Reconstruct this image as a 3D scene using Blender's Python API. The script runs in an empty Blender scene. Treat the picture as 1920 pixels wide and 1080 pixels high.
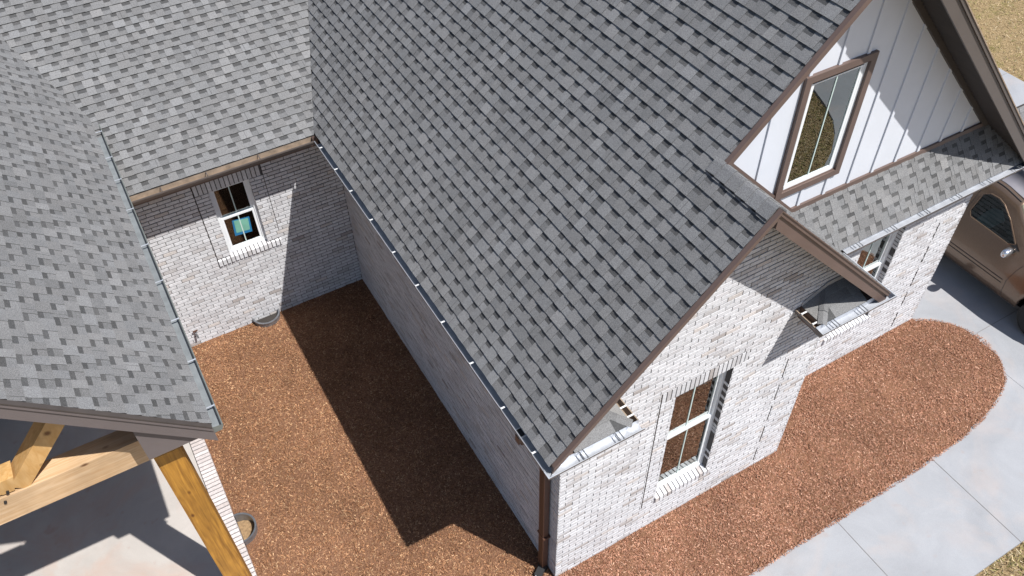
import bpy, math, random
import numpy as np
from mathutils import Vector, Matrix
C = bpy.context.scene
COL = C.collection
random.seed(7)
R2 = math.sqrt(2)

# ------------------------------------------------------------------ camera, sky, sun, exposure
cam_d = bpy.data.cameras.new('camera'); cam = bpy.data.objects.new('camera', cam_d); COL.objects.link(cam)
cam_d.sensor_width = 36.0; cam_d.lens = 1594.29/1920*36.0
cam_d.clip_start = 0.1; cam_d.clip_end = 1000
RX = Vector((0.865528, -0.500622, -0.015472)); RY = Vector((-0.372341, -0.622467, -0.688401)); RZ = Vector((0.334998, 0.601591, -0.725165))
m = Matrix.Identity(4)
for i in range(3):
    m[i][0] = RX[i]; m[i][1] = -RY[i]; m[i][2] = -RZ[i]
m[0][3], m[1][3], m[2][3] = -2.87382, -4.15196, 10.95157
cam.matrix_world = m
C.camera = cam
C.render.resolution_x = 1024; C.render.resolution_y = 576

SUN = Vector((-0.306, 0.526, -1.0)).normalized()
w = bpy.data.worlds.new("World"); C.world = w; w.use_nodes = True
nt = w.node_tree; nt.nodes.clear()
sky = nt.nodes.new('ShaderNodeTexSky'); sky.sky_type = 'NISHITA'; sky.sun_disc = False
sky.sun_elevation = math.asin(-SUN.z); sky.sun_rotation = math.atan2(-SUN.x, -SUN.y)
bg = nt.nodes.new('ShaderNodeBackground'); bg.inputs['Strength'].default_value = 0.078
wo = nt.nodes.new('ShaderNodeOutputWorld')
nt.links.new(sky.outputs[0], bg.inputs[0]); nt.links.new(bg.outputs[0], wo.inputs[0])
sd = bpy.data.lights.new('sun', 'SUN'); sd.energy = 4.2; sd.angle = math.radians(0.53); sd.color = (1.0, 0.975, 0.935)
so = bpy.data.objects.new('sun', sd); COL.objects.link(so); so.location = (3, -8, 20)
so.rotation_euler = SUN.to_track_quat('-Z', 'Y').to_euler()
C.view_settings.view_transform = 'Standard'; C.view_settings.look = 'None'
C.view_settings.exposure = 0.70; C.view_settings.gamma = 1.0

# ------------------------------------------------------------------ materials
def nm(name):
    mt = bpy.data.materials.new(name); mt.use_nodes = True
    t = mt.node_tree; b = t.nodes['Principled BSDF']
    return mt, t, b
def N(t, k, **kw):
    n = t.nodes.new(k)
    for a, v in kw.items(): setattr(n, a, v)
    return n
def noise(t, scale, detail=4, rough=0.6, coord='Object', dist=0):
    tc = N(t, 'ShaderNodeTexCoord'); n = N(t, 'ShaderNodeTexNoise')
    n.inputs['Scale'].default_value = scale; n.inputs['Detail'].default_value = detail
    n.inputs['Roughness'].default_value = rough; n.inputs['Distortion'].default_value = dist
    t.links.new(tc.outputs[coord], n.inputs['Vector']); return n
def ramp(t, src, stops):
    r = N(t, 'ShaderNodeValToRGB'); e = r.color_ramp.elements
    while len(e) < len(stops): e.new(0.5)
    for i, (p, c) in enumerate(stops):
        e[i].position = p; e[i].color = (c[0], c[1], c[2], 1) if hasattr(c, '__len__') else (c, c, c, 1)
    t.links.new(src, r.inputs[0]); return r
def mul(t, a, b, fac=1.0, mode='MULTIPLY'):
    x = N(t, 'ShaderNodeMix', data_type='RGBA', blend_type=mode); x.inputs[0].default_value = fac
    for s, i in ((a, 6), (b, 7)):
        if hasattr(s, 'links'): t.links.new(s, x.inputs[i])
        else: x.inputs[i].default_value = (s[0], s[1], s[2], 1)
    return x.outputs[2]
def bump(t, b, src, strength, dist):
    bp = N(t, 'ShaderNodeBump'); bp.inputs['Strength'].default_value = strength; bp.inputs['Distance'].default_value = dist
    t.links.new(src, bp.inputs['Height']); t.links.new(bp.outputs[0], b.inputs['Normal'])
def simple(name, col, rough=0.6, metal=0.0, var=0.12, vs=6, bs=0, bsc=60, spec=0.5):
    mt, t, b = nm(name)
    n = noise(t, vs, 6, 0.6); r = ramp(t, n.outputs[0], [(0.3, 1-var), (0.7, 1+var)])
    t.links.new(mul(t, r.outputs[0], col), b.inputs['Base Color'])
    b.inputs['Roughness'].default_value = rough; b.inputs['Metallic'].default_value = metal
    b.inputs['Specular IOR Level'].default_value = spec
    if bs: bump(t, b, noise(t, bsc, 4).outputs[0], bs, 0.01)
    return mt
def attr_mat(name, rough, n1, v1, n2=None, v2=0, bs=0, bd=0.01, spec=0.3):
    mt, t, b = nm(name)
    at = N(t, 'ShaderNodeAttribute'); at.attribute_name = 'tint'
    a = noise(t, n1, 3, 0.7); r = ramp(t, a.outputs[0], [(0.3, 1-v1), (0.7, 1+v1)])
    c = mul(t, at.outputs['Color'], r.outputs[0])
    if n2:
        q = noise(t, n2, 5, 0.6); r2 = ramp(t, q.outputs[0], [(0.3, 1-v2), (0.7, 1+v2)]); c = mul(t, c, r2.outputs[0])
    t.links.new(c, b.inputs['Base Color']); b.inputs['Roughness'].default_value = rough
    b.inputs['Specular IOR Level'].default_value = spec
    if bs: bump(t, b, a.outputs[0], bs, bd)
    return mt
M = {}
M['shingle'] = attr_mat('asphalt_shingle', 0.95, 120, 0.45, 0.9, 0.07, 0.9, 0.006, 0.15)
M['brick'] = attr_mat('whitewashed_brick', 0.85, 32, 0.17, 2.2, 0.06, 0.5, 0.004, 0.2)
M['mortar'] = simple('mortar', (0.085, 0.08, 0.08), 0.95, var=0.15, vs=30, bs=0.5, bsc=150)
M['joint'] = simple('joint_sealant', (0.035, 0.028, 0.026), 0.9)
M['brown'] = simple('brown_trim_paint', (0.115, 0.078, 0.066), 0.5, var=0.08, vs=3)
M['soffit'] = simple('dark_soffit', (0.055, 0.045, 0.04), 0.6)
M['fascia'] = simple('taupe_fascia_paint', (0.125, 0.105, 0.103), 0.5, var=0.06, vs=3)
M['rake_dark'] = simple('dark_rake_paint', (0.085, 0.072, 0.066), 0.5, var=0.06, vs=3)
M['spout'] = simple('bronze_downspout_paint', (0.085, 0.04, 0.026), 0.45, var=0.06)
M['gutter_in'] = simple('gutter_grey_metal', (0.40, 0.43, 0.47), 0.4, 0.45, 0.15, 9)
M['gutter_sunlit'] = simple('gutter_sunlit_metal', (0.46, 0.48, 0.52), 0.4, 0.3, 0.12, 9)  # lighter copy of the same gutter metal, direct sun put into the colour
M['gutter_pale'] = simple('gutter_pale_metal', (0.24, 0.26, 0.27), 0.45, 0.3, 0.15, 9)  # even grey tone for the porch wing gutter
M['gutter_lip'] = simple('gutter_lip', (0.22, 0.225, 0.24), 0.45, 0.2, 0.1, 9)
M['gutter_side'] = simple('gutter_green_grey_paint', (0.13, 0.14, 0.13), 0.45)
M['gutter_out'] = simple('gutter_bronze_paint', (0.10, 0.085, 0.078), 0.4, 0.0)
M['dusty'] = simple('dusty_gutter', (0.28, 0.215, 0.16), 0.8, var=0.3, vs=8)
M['clip'] = simple('white_metal_clip', (0.6, 0.6, 0.6), 0.4, 0.0)
M['vinyl'] = simple('white_vinyl', (0.74, 0.76, 0.78), 0.35, var=0.03)
M['muntin'] = simple('mint_muntin', (0.50, 0.60, 0.57), 0.4, var=0.03)
M['siding'] = simple('white_board_siding', (0.60, 0.625, 0.68), 0.55, var=0.03, vs=2)
M['wood_light'] = None
M['dark'] = simple('dark_interior', (0.035, 0.03, 0.027), 0.9)
M['black'] = simple('black_plastic', (0.015, 0.015, 0.016), 0.5)
M['flash'] = simple('galvanised_flashing', (0.55, 0.53, 0.52), 0.45, 0.5)
M['galv'] = simple('galvanised_steel', (0.24, 0.25, 0.27), 0.4, 0.7, 0.2, 15)
M['sand'] = simple('sandy_dirt', (0.26, 0.17, 0.09), 0.95, var=0.4, vs=25, bs=0.8, bsc=60)
M['blue_tape'] = simple('blue_tape', (0.01, 0.14, 0.30), 0.6)
M['green_card'] = simple('green_card', (0.15, 0.36, 0.28), 0.7)

def wood(name, c1, c2, axis, knots=True):
    mt, t, b = nm(name)
    tc = N(t, 'ShaderNodeTexCoord'); mp = N(t, 'ShaderNodeMapping')
    sc = {'X': (0.8, 14, 14), 'Z': (14, 14, 0.8), 'D': (9, 14, 2.0)}[axis]
    mp.inputs['Scale'].default_value = sc
    if axis == 'D': mp.inputs['Rotation'].default_value = (0, math.radians(-38), 0)
    t.links.new(tc.outputs['Object'], mp.inputs[0])
    n = N(t, 'ShaderNodeTexNoise'); n.inputs['Scale'].default_value = 2.2; n.inputs['Detail'].default_value = 6; n.inputs['Distortion'].default_value = 0.8
    t.links.new(mp.outputs[0], n.inputs['Vector'])
    r = ramp(t, n.outputs[0], [(0.3, c1), (0.7, c2)])
    k = N(t, 'ShaderNodeTexVoronoi'); k.inputs['Scale'].default_value = 3.2
    mp2 = N(t, 'ShaderNodeMapping'); mp2.inputs['Scale'].default_value = (1, 1, 1) if axis == 'D' else ((0.8, 1.6, 1.6) if axis == 'X' else (1.6, 1.6, 0.8))
    t.links.new(tc.outputs['Object'], mp2.inputs[0]); t.links.new(mp2.outputs[0], k.inputs['Vector'])
    kr = ramp(t, k.outputs['Distance'], [(0.04, (0.32, 0.22, 0.16)), (0.13, (1, 1, 1))])
    kr.color_ramp.elements[0].position = 0.05
    c = mul(t, r.outputs[0], kr.outputs[0]) if knots else r.outputs[0]
    big = noise(t, 1.8, 3); rb = ramp(t, big.outputs[0], [(0.35, 0.8), (0.65, 1.12)])
    t.links.new(mul(t, c, rb.outputs[0]), b.inputs['Base Color'])
    b.inputs['Roughness'].default_value = 0.6
    bump(t, b, n.outputs[0], 0.25, 0.01)
    return mt
M['wood_beam'] = wood('pine_beam', (0.42, 0.26, 0.13), (0.56, 0.40, 0.25), 'X')
M['wood_post'] = wood('stained_post', (0.22, 0.095, 0.012), (0.48, 0.235, 0.035), 'Z')
M['wood_strut'] = wood('pine_strut', (0.44, 0.24, 0.075), (0.56, 0.35, 0.15), 'D')

# glass: mirror-like with a greenish view of the dark room behind
mt, t, b = nm('window_glass'); t.nodes.remove(b)
fr = N(t, 'ShaderNodeFresnel'); fr.inputs[0].default_value = 1.75
mm = N(t, 'ShaderNodeMath', operation='MULTIPLY'); mm.inputs[1].default_value = 2.1; mm.use_clamp = True
gl = N(t, 'ShaderNodeBsdfGlossy'); gl.inputs['Roughness'].default_value = 0.0; gl.inputs['Color'].default_value = (0.95, 1.0, 0.98, 1)
tr = N(t, 'ShaderNodeBsdfTransparent'); tr.inputs['Color'].default_value = (0.78, 0.92, 0.90, 1)
mx = N(t, 'ShaderNodeMixShader'); out = t.nodes['Material Output']
t.links.new(fr.outputs[0], mm.inputs[0]); t.links.new(mm.outputs[0], mx.inputs[0])
t.links.new(tr.outputs[0], mx.inputs[1]); t.links.new(gl.outputs[0], mx.inputs[2]); t.links.new(mx.outputs[0], out.inputs[0])
M['glass'] = mt

# mulch ground, concrete, lawn
mt, t, b = nm('mulch_bed')
n1 = noise(t, 55, 6, 0.75, dist=1.2); r1 = ramp(t, n1.outputs[0], [(0.30, (0.05, 0.022, 0.014)), (0.48, (0.22, 0.11, 0.062)), (0.66, (0.38, 0.21, 0.13))])
n2 = noise(t, 0.9, 3); r2 = ramp(t, n2.outputs[0], [(0.35, 0.82), (0.65, 1.15)])
t.links.new(mul(t, r1.outputs[0], r2.outputs[0]), b.inputs['Base Color']); b.inputs['Roughness'].default_value = 0.95
b.inputs['Specular IOR Level'].default_value = 0.15
bump(t, b, n1.outputs[0], 1.0, 0.03); M['mulch'] = mt
M['chip'] = attr_mat('bark_chip', 0.85, 90, 0.25, 0.9, 0.14, 0, 0, 0.2)

def concrete(name, col, stain, scol):
    mt, t, b = nm(name)
    a = noise(t, 1.1, 6, 0.62, dist=0.6); ra = ramp(t, a.outputs[0], [(0.3, 0.86), (0.7, 1.08)])
    f = noise(t, 90, 4); rf = ramp(t, f.outputs[0], [(0.3, 0.95), (0.7, 1.05)])
    c = mul(t, mul(t, ra.outputs[0], rf.outputs[0]), col)
    s = noise(t, 0.85, 5, 0.6, dist=1.0); rs = ramp(t, s.outputs[0], [(0.50, 0.0), (0.70, stain)])
    x = N(t, 'ShaderNodeMix', data_type='RGBA'); t.links.new(rs.outputs[0], x.inputs[0]); t.links.new(c, x.inputs[6])
    x.inputs[7].default_value = (*scol, 1)
    c = x.outputs[2]
    v = noise(t, 5.5, 2, 0.4); rv = ramp(t, v.outputs[0], [(0.68, 0.0), (0.78, stain*0.5)])
    x2 = N(t, 'ShaderNodeMix', data_type='RGBA'); t.links.new(rv.outputs[0], x2.inputs[0]); t.links.new(c, x2.inputs[6])
    x2.inputs[7].default_value = (scol[0]*0.75, scol[1]*0.6, scol[2]*0.5, 1)
    t.links.new(x2.outputs[2], b.inputs['Base Color']); b.inputs['Roughness'].default_value = 0.8
    b.inputs['Specular IOR Level'].default_value = 0.3
    bump(t, b, f.outputs[0], 0.35, 0.005)
    return mt
M['walk'] = concrete('walk_concrete', (0.30, 0.307, 0.325), 0.35, (0.42, 0.34, 0.30))
M['patio'] = concrete('patio_concrete', (0.40, 0.37, 0.345), 0.55, (0.42, 0.29, 0.23))
M['groove'] = simple('joint_groove', (0.20, 0.19, 0.19), 0.9)
mt, t, b = nm('dry_lawn')
n1 = noise(t, 28, 6, 0.75); r1 = ramp(t, n1.outputs[0], [(0.3, (0.17, 0.11, 0.055)), (0.5, (0.30, 0.215, 0.115)), (0.7, (0.42, 0.32, 0.19))])
n2 = noise(t, 1.6, 5, 0.65); r2 = ramp(t, n2.outputs[0], [(0.55, 0.0), (0.72, 0.5)])
x = N(t, 'ShaderNodeMix', data_type='RGBA'); t.links.new(r2.outputs[0], x.inputs[0]); t.links.new(r1.outputs[0], x.inputs[6]); x.inputs[7].default_value = (0.17, 0.17, 0.04, 1)
t.links.new(x.outputs[2], b.inputs['Base Color']); b.inputs['Roughness'].default_value = 0.95; b.inputs['Specular IOR Level'].default_value = 0.1
bump(t, b, n1.outputs[0], 1.0, 0.04); M['lawn'] = mt
M['blade'] = attr_mat('grass_blade', 0.8, 20, 0.2, spec=0.2)

# ------------------------------------------------------------------ mesh builder
class MB:
    def __init__(s): s.v = []; s.f = []; s.m = []; s.c = []
    def face(s, pts, mi=0, col=(1, 1, 1)):
        i = len(s.v); s.v += [tuple(p) for p in pts]; s.f.append(list(range(i, i+len(pts)))); s.m.append(mi); s.c.append(col)
    def box(s, a, b, mi=0, col=(1, 1, 1)):
        x0, y0, z0 = [min(a[i], b[i]) for i in range(3)]; x1, y1, z1 = [max(a[i], b[i]) for i in range(3)]
        P = [(x0, y0, z0), (x1, y0, z0), (x1, y1, z0), (x0, y1, z0), (x0, y0, z1), (x1, y0, z1), (x1, y1, z1), (x0, y1, z1)]
        i = len(s.v); s.v += P
        for q in ((0, 3, 2, 1), (4, 5, 6, 7), (0, 1, 5, 4), (1, 2, 6, 5), (2, 3, 7, 6), (3, 0, 4, 7)):
            s.f.append([i+k for k in q]); s.m.append(mi); s.c.append(col)
    def prism(s, pts, off, mi=0, col=(1, 1, 1), mside=None):
        pts = [Vector(p) for p in pts]; off = Vector(off); n = len(pts); i = len(s.v)
        s.v += [tuple(p) for p in pts] + [tuple(p+off) for p in pts]
        s.f.append([i+k for k in range(n)][::-1]); s.m.append(mi); s.c.append(col)
        s.f.append([i+n+k for k in range(n)]); s.m.append(mi); s.c.append(col)
        for k in range(n):
            k2 = (k+1) % n; s.f.append([i+k, i+k2, i+n+k2, i+n+k]); s.m.append(mi if mside is None else mside); s.c.append(col)
    def bar(s, a, b, w, h, up=(0, 0, 1), mi=0, col=(1, 1, 1)):
        a = Vector(a); b = Vector(b); d = (b-a).normalized(); u = Vector(up); sx = d.cross(u).normalized(); uy = sx.cross(d).normalized()
        q = [a+sx*w/2+uy*h/2, a-sx*w/2+uy*h/2, a-sx*w/2-uy*h/2, a+sx*w/2-uy*h/2]
        s.prism(q, b-a, mi, col)
    def tube(s, c, r0, r1, z0, z1, n=32, a0=0, a1=2*math.pi, mi=0):   # ring wall standing upright
        for k in range(n):
            t0 = a0+(a1-a0)*k/n; t1 = a0+(a1-a0)*(k+1)/n
            def p(r, t, z): return (c[0]+r*math.cos(t), c[1]+r*math.sin(t), z)
            s.face([p(r1, t0, z0), p(r1, t1, z0), p(r1, t1, z1), p(r1, t0, z1)], mi)
            s.face([p(r0, t0, z0), p(r0, t1, z0), p(r0, t1, z1), p(r0, t0, z1)], mi)
            s.face([p(r0, t0, z1), p(r0, t1, z1), p(r1, t1, z1), p(r1, t0, z1)], mi)
    def build(s, name, mats, parent=None, label=None, cat=None, group=None, kind=None, smooth=False):
        if not isinstance(mats, (list, tuple)): mats = [mats]
        me = bpy.data.meshes.new(name)
        o0 = Vector((0, 0, 0))
        p = parent
        while p is not None: o0 += p.location; p = p.parent
        me.from_pydata([(v[0]-o0.x, v[1]-o0.y, v[2]-o0.z) for v in s.v], [], s.f)
        for mt in mats: me.materials.append(mt)
        me.polygons.foreach_set('material_index', s.m)
        if any(c != (1, 1, 1) for c in s.c):
            at = me.color_attributes.new('tint', 'FLOAT_COLOR', 'CORNER'); arr = []
            for f, c in zip(s.f, s.c): arr += [c[0], c[1], c[2], 1.0]*len(f)
            at.data.foreach_set('color', arr)
        if smooth: me.polygons.foreach_set('use_smooth', [True]*len(s.f))
        me.update()
        o = bpy.data.objects.new(name, me); COL.objects.link(o); o.parent = parent
        tag(o, label, cat, group, kind)
        return o
def tag(o, label=None, cat=None, group=None, kind=None):
    if label: o['label'] = label
    if cat: o['category'] = cat
    if group: o['group'] = group
    if kind: o['kind'] = kind
def empty(name, loc, label, cat, group=None):
    o = bpy.data.objects.new(name, None); COL.objects.link(o); o.location = loc; tag(o, label, cat, group); return o

def clip(poly, a, b, c):          # keep a*x+b*y<=c
    out = []
    for i in range(len(poly)):
        p, q = poly[i], poly[(i+1) % len(poly)]
        fp = a*p[0]+b*p[1]-c; fq = a*q[0]+b*q[1]-c
        if fp <= 1e-9: out.append(p)
        if (fp < -1e-9 and fq > 1e-9) or (fp > 1e-9 and fq < -1e-9):
            k = fp/(fp-fq); out.append((p[0]+(q[0]-p[0])*k, p[1]+(q[1]-p[1])*k))
    return out
def area(p): return 0.5*sum(p[i][0]*p[(i+1) % len(p)][1]-p[(i+1) % len(p)][0]*p[i][1] for i in range(len(p)))
def clip_convex(poly, conv):
    if area(conv) < 0: conv = conv[::-1]
    for i in range(len(conv)):
        p, q = conv[i], conv[(i+1) % len(conv)]
        a, b = q[1]-p[1], -(q[0]-p[0])
        poly = clip(poly, a, b, a*p[0]+b*p[1])
        if len(poly) < 3: return []
    return poly if abs(area(poly)) > 1e-7 else []

# ------------------------------------------------------------------ shingled slope
GREY = [0.185, 0.195, 0.20, 0.205, 0.215, 0.19, 0.20, 0.178, 0.225, 0.17]
def sh_col(rnd, dark=False):
    g = (0.198+(rnd.choice(GREY)-0.198)*0.8)*rnd.uniform(0.90, 1.09)*0.89
    if dark: g = 0.084*rnd.uniform(0.85, 1.2)
    tnt = rnd.uniform(-0.006, 0.014)
    return (g*(1.0+tnt), g, g*(1.015-tnt))
def shingles(mb, O, U, V, polys, seed, e=0.143, t1=0.0145, t2=0.0055, gain=0.94):
    O = Vector(O); U = Vector(U).normalized(); V = Vector(V).normalized(); Nn = U.cross(V).normalized()
    if Nn.z < 0: Nn = -Nn
    us = [p[0] for q in polys for p in q]; vs = [p[1] for q in polys for p in q]
    u0, u1, v1m = min(us), max(us), max(vs)
    def P(u, v, h): return O+U*u+V*v+Nn*h
    kk = 0; v = math.floor(min(vs)/e)*e
    while v < v1m:
        rnd = random.Random(seed*1000+kk)
        va, vb = v, v+e
        wob = rnd.uniform(-0.002, 0.002)
        def put(ua, ub, a, b, h0, h1, col, lift, sides):
            for conv in polys:
                if min(p[0] for p in conv) > ub or max(p[0] for p in conv) < ua: continue
                pc = clip_convex([(ua, a), (ub, a), (ub, b), (ua, b)], conv)
                if not pc: continue
                H = lambda q: h0+(h1-h0)*(q[1]-va)/e
                mb.face([P(q[0], q[1], H(q)) for q in pc], 0, col)
                for i in range(len(pc)):
                    p, q = pc[i], pc[(i+1) % len(pc)]
                    bot = abs(p[1]-a) < 1e-6 and abs(q[1]-a) < 1e-6
                    sd_ = (abs(p[0]-ua) < 1e-6 and abs(q[0]-ua) < 1e-6) or (abs(p[0]-ub) < 1e-6 and abs(q[0]-ub) < 1e-6)
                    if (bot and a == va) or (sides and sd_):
                        dk = (col[0]*0.35, col[1]*0.35, col[2]*0.35)  # butt edges painted darker to strengthen the shadow line under each course
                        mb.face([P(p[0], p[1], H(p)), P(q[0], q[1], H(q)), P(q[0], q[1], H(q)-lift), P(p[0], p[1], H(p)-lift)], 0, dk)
        u = u0-rnd.uniform(0, 0.3)
        a = va+wob
        while u < u1:
            wt = rnd.choice((0.10, 0.12, 0.14, 0.17))*rnd.uniform(0.92, 1.08); wg = rnd.uniform(0.08, 0.125)
            va = a
            base = sh_col(rnd); base = tuple(x*gain for x in base)
            # gap: exposed under-layer, printed band and painted course shadow along its upper part
            put(u, u+wt+wg, a, vb, t1, 0.0, base, t1, False) if False else None
            put(u+wt, u+wt+wg, a, a+e*0.58, t1, 0.001, base, t1, False)
            dk = tuple(x*gain for x in sh_col(rnd, True))
            put(u+wt, u+wt+wg, a+e*0.58, vb+0.003, t1, 0.001, dk, 0, False)
            tc = tuple(x*gain*1.05 for x in sh_col(rnd))
            put(u, u+wt, a, vb+0.003, t1+t2, t2*0.8, tc, t1+t2, True)
            # butt joint now and then
            if rnd.random() < 0.10:
                uj = u+wt*rnd.uniform(0.3, 0.7)
                put(uj, uj+0.004, a+0.001, vb-0.002, t1+t2+0.0012, t2*0.8+0.0012, (0.05, 0.05, 0.05), 0, False)
            u += wt+wg
        v += e; kk += 1
def deck(mb, O, U, V, polys, th=0.12, mi=1):
    O = Vector(O); U = Vector(U).normalized(); V = Vector(V).normalized(); Nn = U.cross(V).normalized()
    if Nn.z < 0: Nn = -Nn
    for conv in polys:
        mb.prism([O+U*p[0]+V*p[1]-Nn*0.003 for p in conv], -Nn*th, mi)

# ------------------------------------------------------------------ brick panels
BL, BH, JT = 0.2032, 0.0677, 0.0150
def bcol(rnd):
    r = rnd.random()
    if r < 0.62: c = (0.545, 0.545, 0.565)
    elif r < 0.86: c = (0.50, 0.492, 0.508)
    elif r < 0.95: c = (0.44, 0.425, 0.43)
    elif r < 0.985: c = (0.50, 0.465, 0.45)
    else: c = (0.36, 0.33, 0.32)
    k = rnd.uniform(0.92, 1.06)*0.99
    return tuple(x*k for x in c)
def bricks(mb, O, U, Nout, u0, u1, z0, z1, holes=(), lim=None, seed=1, slots=(), back=0.11, shift=0.0):
    """running bond on the plane O + u*U + z, brick faces on the plane, mortar 9 mm behind"""
    O = Vector(O); U = Vector(U); Nn = Vector(Nout); rnd = random.Random(seed)
    def P(u, z, d): return O+U*u+Vector((0, 0, z))+Nn*d
    k = int(round(z0/BH))
    while k*BH < z1-0.01:
        za, zb = k*BH, (k+1)*BH-JT; zm = (za+zb)/2
        a, b = u0, u1
        if lim: la, lb = lim(zm); a, b = max(a, la), min(b, lb)
        iv = [(a, b)] if b > a+0.01 else []
        for (ha, hb, hz0, hz1) in list(holes)+[(s_[0]-s_[3]/2, s_[0]+s_[3]/2, s_[1], s_[2]) for s_ in slots]:
            if hz0-0.02 < zm < hz1+0.0:
                nv = []
                for (p, q) in iv:
                    if hb <= p or ha >= q: nv.append((p, q)); continue
                    if ha-p > 0.012: nv.append((p, ha))
                    if q-hb > 0.012: nv.append((hb, q))
                iv = nv
        x = math.floor(u0/BL)*BL-(BL/2 if k % 2 else 0)+shift
        while x < u1:
            p, q = x, x+BL-0.0095
            for (s_, t_) in iv:
                pa, qa = max(p, s_), min(q, t_)
                if qa-pa > 0.015:
                    d = rnd.uniform(-0.0025, 0.0025); c = bcol(rnd)
                    r_ = [P(pa, za, d), P(qa, za, d), P(qa, zb, d), P(pa, zb, d)]
                    mb.face(r_, 0, c)
                    f = -Nn*0.016
                    for i in range(4): mb.face([r_[i], r_[(i+1) % 4], r_[(i+1) % 4]+f, r_[i]+f], 0, c)
            x += BL
        k += 1
def mortar(mb, O, U, Nout, poly, holes=(), mi=1, d=-0.0075, th=0.10):
    O = Vector(O); U = Vector(U); Nn = Vector(Nout)
    pieces = [poly]
    for (a, b, c, e_) in holes:
        nxt = []
        for pl in pieces:
            for q in (clip(pl, 1, 0, a), clip(pl, -1, 0, -b), clip(clip(clip(pl, -1, 0, -a), 1, 0, b), 0, 1, c), clip(clip(clip(pl, -1, 0, -a), 1, 0, b), 0, -1, -e_)):
                if len(q) > 2 and abs(area(q)) > 1e-6: nxt.append(q)
        pieces = nxt
    for pl in pieces:
        mb.prism([O+U*p[0]+Vector((0, 0, p[1]))+Nn*d for p in pl], -Nn*th, mi)
def course_unit(mb, x0, x1, z0, z1, y, seed, proj=0.0):
    """soldier course on a wall facing -y"""
    rnd = random.Random(seed); x = x0
    while x < x1-0.02:
        q = min(x+BH-JT, x1); c = bcol(rnd)
        mb.box((x, y-0.002-proj+rnd.uniform(-.001, .001), z0), (q, y+0.03, z1-JT), 0, c); x += BH
    mb.box((x0, y+0.0045-proj, z0-0.004), (x1-0.005, y+0.034, z1-0.004), 1)
def sill_unit(mb, x0, x1, z0, z1, y, seed):
    """sloping rowlock sill"""
    rnd = random.Random(seed); x = x0
    while x < x1-0.02:
        q = min(x+BH-JT, x1); c = tuple(k*1.08 for k in bcol(rnd)); p = -0.028+rnd.uniform(-.002, .002)
        pts = [(x, y+p, z0), (x, y+p, z1-0.035), (x, y+0.085, z1+0.004), (x, y+0.085, z0)]
        mb.prism(pts, (q-x, 0, 0), 0, c); x += BH
    pts = [(x0+.003, y-0.018, z0+0.006), (x0+.003, y-0.018, z1-0.045), (x0+.003, y+0.083, z1-0.006), (x0+.003, y+0.083, z0+0.006)]
    mb.prism(pts, (x1-x0-0.018, 0, 0), 1)

# ================================================================== THE GROUND
mb = MB(); mb.face([(-120, -120, -0.10), (120, -120, -0.10), (120, 120, -0.10), (-120, 120, -0.10)])
mb.build('lawn', M['lawn'], kind='structure')
# mulch bed
def yl(x):
    pts = [(-20, -1.33), (5.2, -1.33), (5.77, -1.31), (6.46, -1.28), (7.04, -1.2), (7.5, -1.08), (7.91, -0.90), (8.17, -0.62), (8.29, -0.38), (8.34, -0.10)]
    return float(np.interp(x, [p[0] for p in pts], [p[1] for p in pts]))
def yu(x):
    pts = [(-20, 6.62), (7.66, 6.62), (7.661, 0.84), (7.80, 0.76), (7.96, 0.64), (8.19, 0.38), (8.31, 0.09), (8.34, -0.10)]
    return float(np.interp(x, [p[0] for p in pts], [p[1] for p in pts]))
def mz(x, y): return -0.005-0.065*max(0, min(1, y/6.5))
mb = MB(); mrnd = random.Random(3)
xs = list(np.arange(-3.47, 8.30, 0.09))+[8.30, 8.33]
grid = []
for x in xs:
    a, b = yl(x), yu(x); n = 70 if x < 7.66 else 24
    a += mrnd.uniform(-.005, .005)
    if x > 7.66: b += mrnd.uniform(-.005, .005)
    col = []
    for k in range(n+1):
        y = a+(b-a)*k/n; ed = min(1, min(k, (n-k) if x > 7.66 else 99)/1.0)
        if x > 8.25: ed = 0
        z = mz(x, y)+(mrnd.uniform(-.008, .014) if ed else -0.04)
        col.append((x, y, z))
    grid.append(col)
vi = []
for col in grid:
    vi.append([len(mb.v)+i for i in range(len(col))]); mb.v += col
for i in range(len(grid)-1):
    A, B = vi[i], vi[i+1]; n = max(len(A), len(B))-1
    for k in range(n):
        ka, kb = round(k*(len(A)-1)/n), round((k+1)*(len(A)-1)/n); ja, jb = round(k*(len(B)-1)/n), round((k+1)*(len(B)-1)/n)
        f = [A[ka], B[ja], B[jb], A[kb]]; g = []
        for q in f:
            if q not in g: g.append(q)
        if len(g) > 2 and all(math.hypot(mb.v[q][0]+3.445, mb.v[q][1]-2.80) > 0.236 for q in g): mb.f.append(g); mb.m.append(0); mb.c.append((1, 1, 1))
for k in range(16):
    a0, a1 = -math.pi/2+k*math.pi/16, -math.pi/2+(k+1)*math.pi/16
    mb.face([(-3.445+r_*math.cos(a_), 2.80+r_*math.sin(a_), 0.002 if r_ < .3 else -0.03) for r_, a_ in ((.226, a0), (.40, a0), (.40, a1), (.226, a1))])
mb.build('mulch_bed', M['mulch'], kind='structure', smooth=True)
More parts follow.
